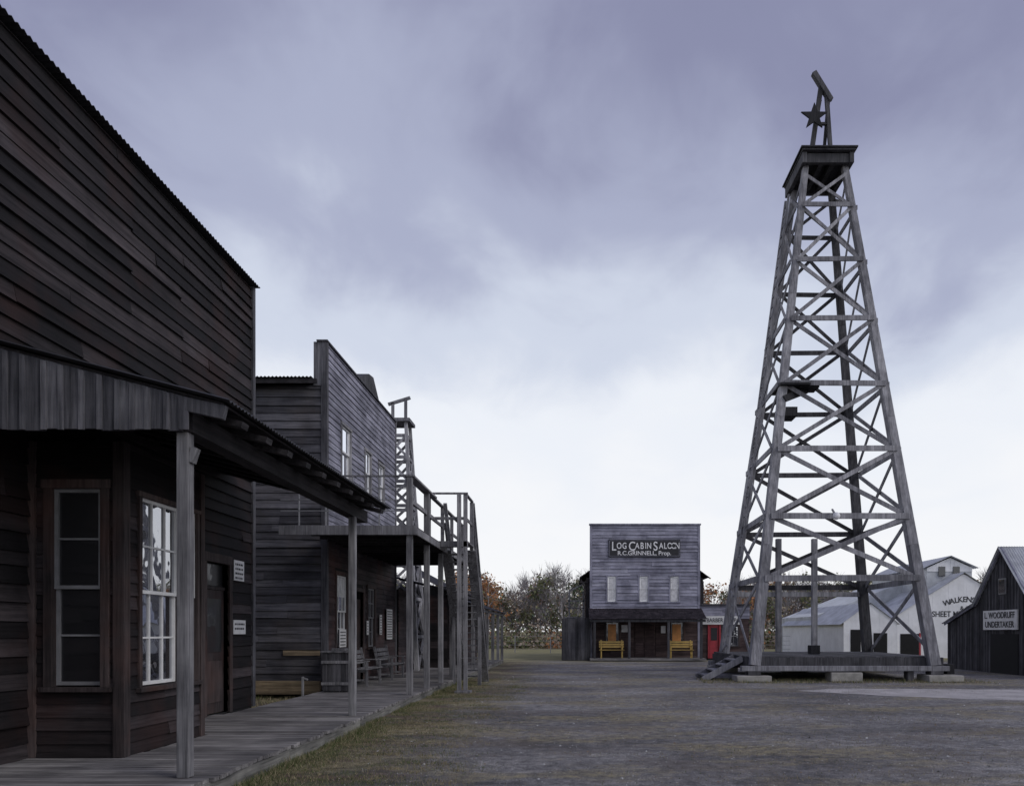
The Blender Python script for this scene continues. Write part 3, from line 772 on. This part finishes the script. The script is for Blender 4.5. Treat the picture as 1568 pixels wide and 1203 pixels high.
while x<80:
    vis = -14<x<3 or 13<x<30
    y=U(72,82)
    kind=random.choices([0,1,2,3,4,5],[4,3,4,2,5,.8])[0]
    h=U(5.6,8.3)
    if -13<x<-8.4: kind=1;h=U(7.6,8.6)
    if 3<x<30: h*=.9; kind=random.choices([0,1,2,3,4],[3,5,2.5,1,2.5])[0]
    tree(x,y,h,kind); x+=U(.5,.9) if vis else U(1.4,2.4)
for i in range(330):
    x=U(-30,60); y=U(68,76); k=random.choice((0,0,2,5,3,0,2,1)); s=U(.8,1.6)
    for j in range(80):
        quad(Vector((x+random.gauss(0,s),y+random.gauss(0,.6),abs(random.gauss(0,s*.8)))),U(.1,.22),k if R()<.8 else 2)
for i in range(170):
    x=U(-50,90); y=U(86,95); k=random.choice((0,2,2,4,1,0,4))
    tree(x,y,U(6,8.8),k)
mesh_multi('distant_trees',v,f,mi,lm)

# ================================================================ grass
v=[];f=[];mi=[]
gm=[leafmat('grass_green',(.06,.085,.03),(.14,.165,.07)),leafmat('grass_straw',(.2,.17,.10),(.36,.31,.2))]
def blade(x,y,h,m,w=.004,z=0):
    an=U(0,6.28); dx,dy=math.cos(an)*w,math.sin(an)*w; l=U(-.7,.7)*h; l2=U(-.7,.7)*h; n=len(v)
    v.extend([(x-dx,y-dy,z),(x+dx,y+dy,z),(x+l,y+l2,z+h)]); f.append((n,n+1,n+2)); mi.append(m)
def edge(y): return -3.47 if y<12.6 else -3.58
for i in range(34000):
    y=5.5+20*R()**1.3; d=abs(random.gauss(0,.22))
    q=math.sin(y*1.7)+math.sin(y*.61+1)+math.sin(y*4.3)*.5+U(-1,1)
    if q<-.4: continue
    blade(edge(y)+d,y,U(.015,.08)*(1.2 if d<.12 else .5)*(1.3 if q>1 else .8),0 if R()<.6 else 1,U(.002,.005))
for k in range(420):
    y=5.3+20*R()**1.4; x=edge(y)+.2+2.0*R()**1.6; s=U(.06,.28); g_=R()<.5
    for i in range(int(60+300*s)):
        blade(x+random.gauss(0,s),y+random.gauss(0,s*.6),U(.008,.04),(0 if R()<.7 else 1) if g_ else 1,U(.002,.005))
cl=[(U(-1.5,8),5.3+20*R()**1.2,U(.1,.45)) for _ in range(200)]+[(U(2,14),U(8,22),U(.2,.7)) for _ in range(70)]
for (cx_,cy_,s) in cl:
    for i in range(int(170*s)):
        blade(cx_+random.gauss(0,s*1.2),cy_+random.gauss(0,s*.6),U(.008,.028),1 if R()<.8 else 0,U(.002,.006))
for i in range(2500): blade(U(-8.5,-6.05),U(14.3,17.8),U(.03,.12),1 if R()<.7 else 0,U(.003,.008))
for i in range(3500):
    x=U(4,13); y=random.choice((random.gauss(23.4,.25),random.gauss(24.4,.4))); blade(x,y,U(.03,.13),1 if R()<.6 else 0,U(.004,.009))
mesh_multi('grass',v,f,mi,gm)

v=[];f=[];mi=[]
for i in range(12000):
    y=5.0+22*R()**1.9; x=U(-3.3,14)*(.4+.6*min(1,y/12)); s=U(.003,.012)*(2.2 if R()<.05 else 1)
    n=len(v); q=[(s,0,0),(0,s*U(.6,1.2),0),(-s,0,0),(0,-s*U(.6,1.2),0)]; an=U(0,3); ca,sa=math.cos(an),math.sin(an)
    for (a,b,c) in q: v.append((x+a*ca-b*sa,y+a*sa+b*ca,.001))
    v.append((x,y,s*U(.5,.9))); m=0 if R()<.55 else (1 if R()<.5 else 2)
    for k in range(4): f.append((n+k,n+(k+1)%4,n+4)); mi.append(m)
mesh_multi('gravel_stones',v,f,mi,[leafmat('stone_pale',(.3,.3,.31),(.7,.7,.7)),leafmat('stone_dark',(.05,.05,.055),(.15,.15,.15)),leafmat('dead_leaf',(.16,.11,.08),(.34,.24,.16))])

# ================================================================ ground
m,nt,b=new_mat('ground_gravel_and_grass')
co=tc(nt); sep=nt.nodes.new('ShaderNodeSeparateXYZ'); nt.links.new(co,sep.inputs[0])
fine=noise(nt,co,55,6,.8)
med=noise(nt,co,6,6,.78)
grav=ramp(nt,fine,[(.36,(.045,.045,.05)),(.46,(.17,.168,.175)),(.56,(.25,.248,.255)),(.66,(.58,.57,.56))])
grav=mixrgb(nt,.85,grav,ramp(nt,med,[(.36,(.5,.5,.51)),(.5,(1,1,1)),(.64,(1.6,1.57,1.52))]),'MULTIPLY')
big=ramp(nt,noise(nt,mapping(nt,co,(.55,.8,1)),.5,5,.68),[(.38,(.62,.61,.62)),(.5,(.97,.96,.96)),(.62,(1.4,1.38,1.34))])
grav=mixrgb(nt,1.,grav,big,'MULTIPLY')
dry=ramp(nt,fine,[(.36,(.11,.095,.06)),(.5,(.28,.245,.16)),(.64,(.52,.45,.3))])
dry=mixrgb(nt,.7,dry,ramp(nt,med,[(.35,(.55,.57,.52)),(.65,(1.35,1.35,1.3))]),'MULTIPLY')
grn=ramp(nt,fine,[(.36,(.04,.045,.025)),(.64,(.19,.2,.11))])
v1=mapping(nt,co,(.4,.8,1)); nA=noise(nt,v1,.7,7,.72)
pf=ramp(nt,nA,[(.49,(0,0,0)),(.58,(1,1,1))]); pf2=mth(nt,'MULTIPLY',pf,maprange(nt,med,.38,.6,.15,.9))
c=mixrgb(nt,pf2,grav,dry)
# worn brown dirt
c=mixrgb(nt,mth(nt,'MULTIPLY',ramp(nt,noise(nt,mapping(nt,co,(.6,.7,2)),.9,6,.7),[(.5,(0,0,0)),(.62,(1,1,1))]),.45),c,mixrgb(nt,fine,(.06,.05,.045,1),(.26,.22,.19,1)))
vx=mth(nt,'ADD',sep.outputs[0],mth(nt,'MULTIPLY',noise(nt,co,1.0,6,.75),3.0))
f1=maprange(nt,vx,-1.5,.3,.9,0)
vg=mixrgb(nt,pf,mixrgb(nt,maprange(nt,noise(nt,co,2.1,5,.7),.4,.6,0,1),grn,(.15,.10,.085,1)),dry)
vg=mixrgb(nt,.7,vg,ramp(nt,med,[(.35,(.5,.5,.5)),(.65,(1.4,1.4,1.4))]),'MULTIPLY')
c=mixrgb(nt,f1,c,vg)
ya=mth(nt,'ADD',sep.outputs[1],mth(nt,'MULTIPLY',noise(nt,co,.25,5,.6),8.0)); f2=maprange(nt,ya,42,47,0,1)
fld=mixrgb(nt,noise(nt,co,.5,5,.6),(.17,.18,.08,1),(.38,.33,.2,1))
c=mixrgb(nt,f2,c,fld)
nt.links.new(c,b.inputs['Base Color']); b.inputs['Roughness'].default_value=.95; b.inputs['Specular IOR Level'].default_value=.15
hh=mth(nt,'ADD',mth(nt,'MULTIPLY',fine,.5),med)
bump(nt,b,hh,.9,.035)
me=bpy.data.meshes.new('ground'); me.from_pydata([(-1500,-300,0),(1500,-300,0),(1500,2500,0),(-1500,2500,0)],[],[(0,1,2,3)]); me.materials.append(m)
o=bpy.data.objects.new('ground',me); scene.collection.objects.link(o)
me=bpy.data.meshes.new('concrete_path')
pts=[(6.0,20.2),(7.2,20.9),(10,20.8),(16,20.2),(26,19.2),(26,16.2),(16,16.6),(10.8,17.2),(8.6,18.1),(7.0,19.3)]
pp_=[]
for i in range(len(pts)):
    a=Vector(pts[i]);b2=Vector(pts[(i+1)%len(pts)])
    k=max(1,int((b2-a).length/.35))
    for j in range(k):
        q=a.lerp(b2,j/k); pp_.append((q.x+U(-.1,.1),q.y+U(-.08,.08),.004))
me.from_pydata(pp_,[],[tuple(range(len(pp_)))])
me.materials.append(plain('pale_concrete',(.40,.38,.38),.9,0,.3,1.5)); o=bpy.data.objects.new('concrete_path',me); scene.collection.objects.link(o)

# ================================================================ sky / light
w=bpy.data.worlds.new('World'); scene.world=w; w.use_nodes=True; nt=w.node_tree
out=nt.nodes['World Output']; bg=nt.nodes['Background']
SE,SR=38,120
sky=nt.nodes.new('ShaderNodeTexSky'); sky.sky_type='NISHITA'; sky.sun_disc=False; sky.sun_elevation=math.radians(SE); sky.sun_rotation=math.radians(SR)
nt.links.new(sky.outputs[0],bg.inputs[0]); bg.inputs[1].default_value=.06
g=tc(nt,'Generated'); sp=nt.nodes.new('ShaderNodeSeparateXYZ'); nt.links.new(g,sp.inputs[0])
zc=mth(nt,'MAXIMUM',sp.outputs[2],0.0); zd=mth(nt,'ADD',zc,.25)
cv=nt.nodes.new('ShaderNodeCombineXYZ'); nt.links.new(mth(nt,'DIVIDE',sp.outputs[0],zd),cv.inputs[0]); nt.links.new(mth(nt,'DIVIDE',sp.outputs[1],zd),cv.inputs[1])
def cloud(scale,rot,loc,ns,det,ro,dist):
    mp=nt.nodes.new('ShaderNodeMapping'); mp.inputs['Scale'].default_value=scale; mp.inputs['Rotation'].default_value=(0,0,math.radians(rot)); mp.inputs['Location'].default_value=loc
    nt.links.new(cv.outputs[0],mp.inputs['Vector'])
    n1=nt.nodes.new('ShaderNodeTexNoise'); n1.inputs['Scale'].default_value=ns; n1.inputs['Detail'].default_value=det; n1.inputs['Roughness'].default_value=ro; n1.inputs['Distortion'].default_value=dist
    nt.links.new(mp.outputs[0],n1.inputs['Vector']); return mth(nt,'SUBTRACT',n1.outputs[0],.5)
ca=cloud((1.4,.75,1),25,(.4,1.3,0),1.1,3,.42,.2)
cb=cloud((1.3,1.0,1),-12,(3.4,.3,2),3.4,5,.52,.3)
az=mth(nt,'MULTIPLY',mth(nt,'ABSOLUTE',mth(nt,'ADD',sp.outputs[0],.05)),.12)
e=mth(nt,'ADD',mth(nt,'SUBTRACT',zc,.035),mth(nt,'MULTIPLY',ca,-.6)); e=mth(nt,'ADD',e,mth(nt,'MULTIPLY',cb,-.3)); e=mth(nt,'ADD',e,az)
lowz=mth(nt,'MULTIPLY',zc,3.0,True); e=mth(nt,'MULTIPLY',e,lowz)
col=ramp(nt,e,[(0,(.94,.945,.965)),(.18,(.86,.89,.95)),(.34,(.64,.69,.81)),(.5,(.41,.44,.59)),(.66,(.26,.272,.41)),(.88,(.185,.193,.31))],'EASE')
bg2=nt.nodes.new('ShaderNodeBackground'); nt.links.new(col,bg2.inputs[0]); bg2.inputs[1].default_value=1.06
mx=nt.nodes.new('ShaderNodeMixShader'); mx.inputs[0].default_value=.92
nt.links.new(bg.outputs[0],mx.inputs[1]); nt.links.new(bg2.outputs[0],mx.inputs[2]); nt.links.new(mx.outputs[0],out.inputs[0])
L=bpy.data.lights.new('sun','SUN'); L.energy=1.0; L.angle=math.radians(22); L.color=(1,.96,.92)
so_=bpy.data.objects.new('sun',L); scene.collection.objects.link(so_)
sd=Vector((math.sin(math.radians(SR))*math.cos(math.radians(SE)),math.cos(math.radians(SR))*math.cos(math.radians(SE)),math.sin(math.radians(SE))))
so_.rotation_euler=sd.to_track_quat('Z','Y').to_euler()

# ================================================================ camera
cam=bpy.data.cameras.new('camera'); cam.sensor_width=36; cam.lens=26.4; cam.shift_x=-.0612; cam.shift_y=.2325; cam.clip_end=5000
o=bpy.data.objects.new('camera',cam); scene.collection.objects.link(o); o.location=(0,0,1.6); o.rotation_euler=(math.pi/2,0,0)
scene.camera=o
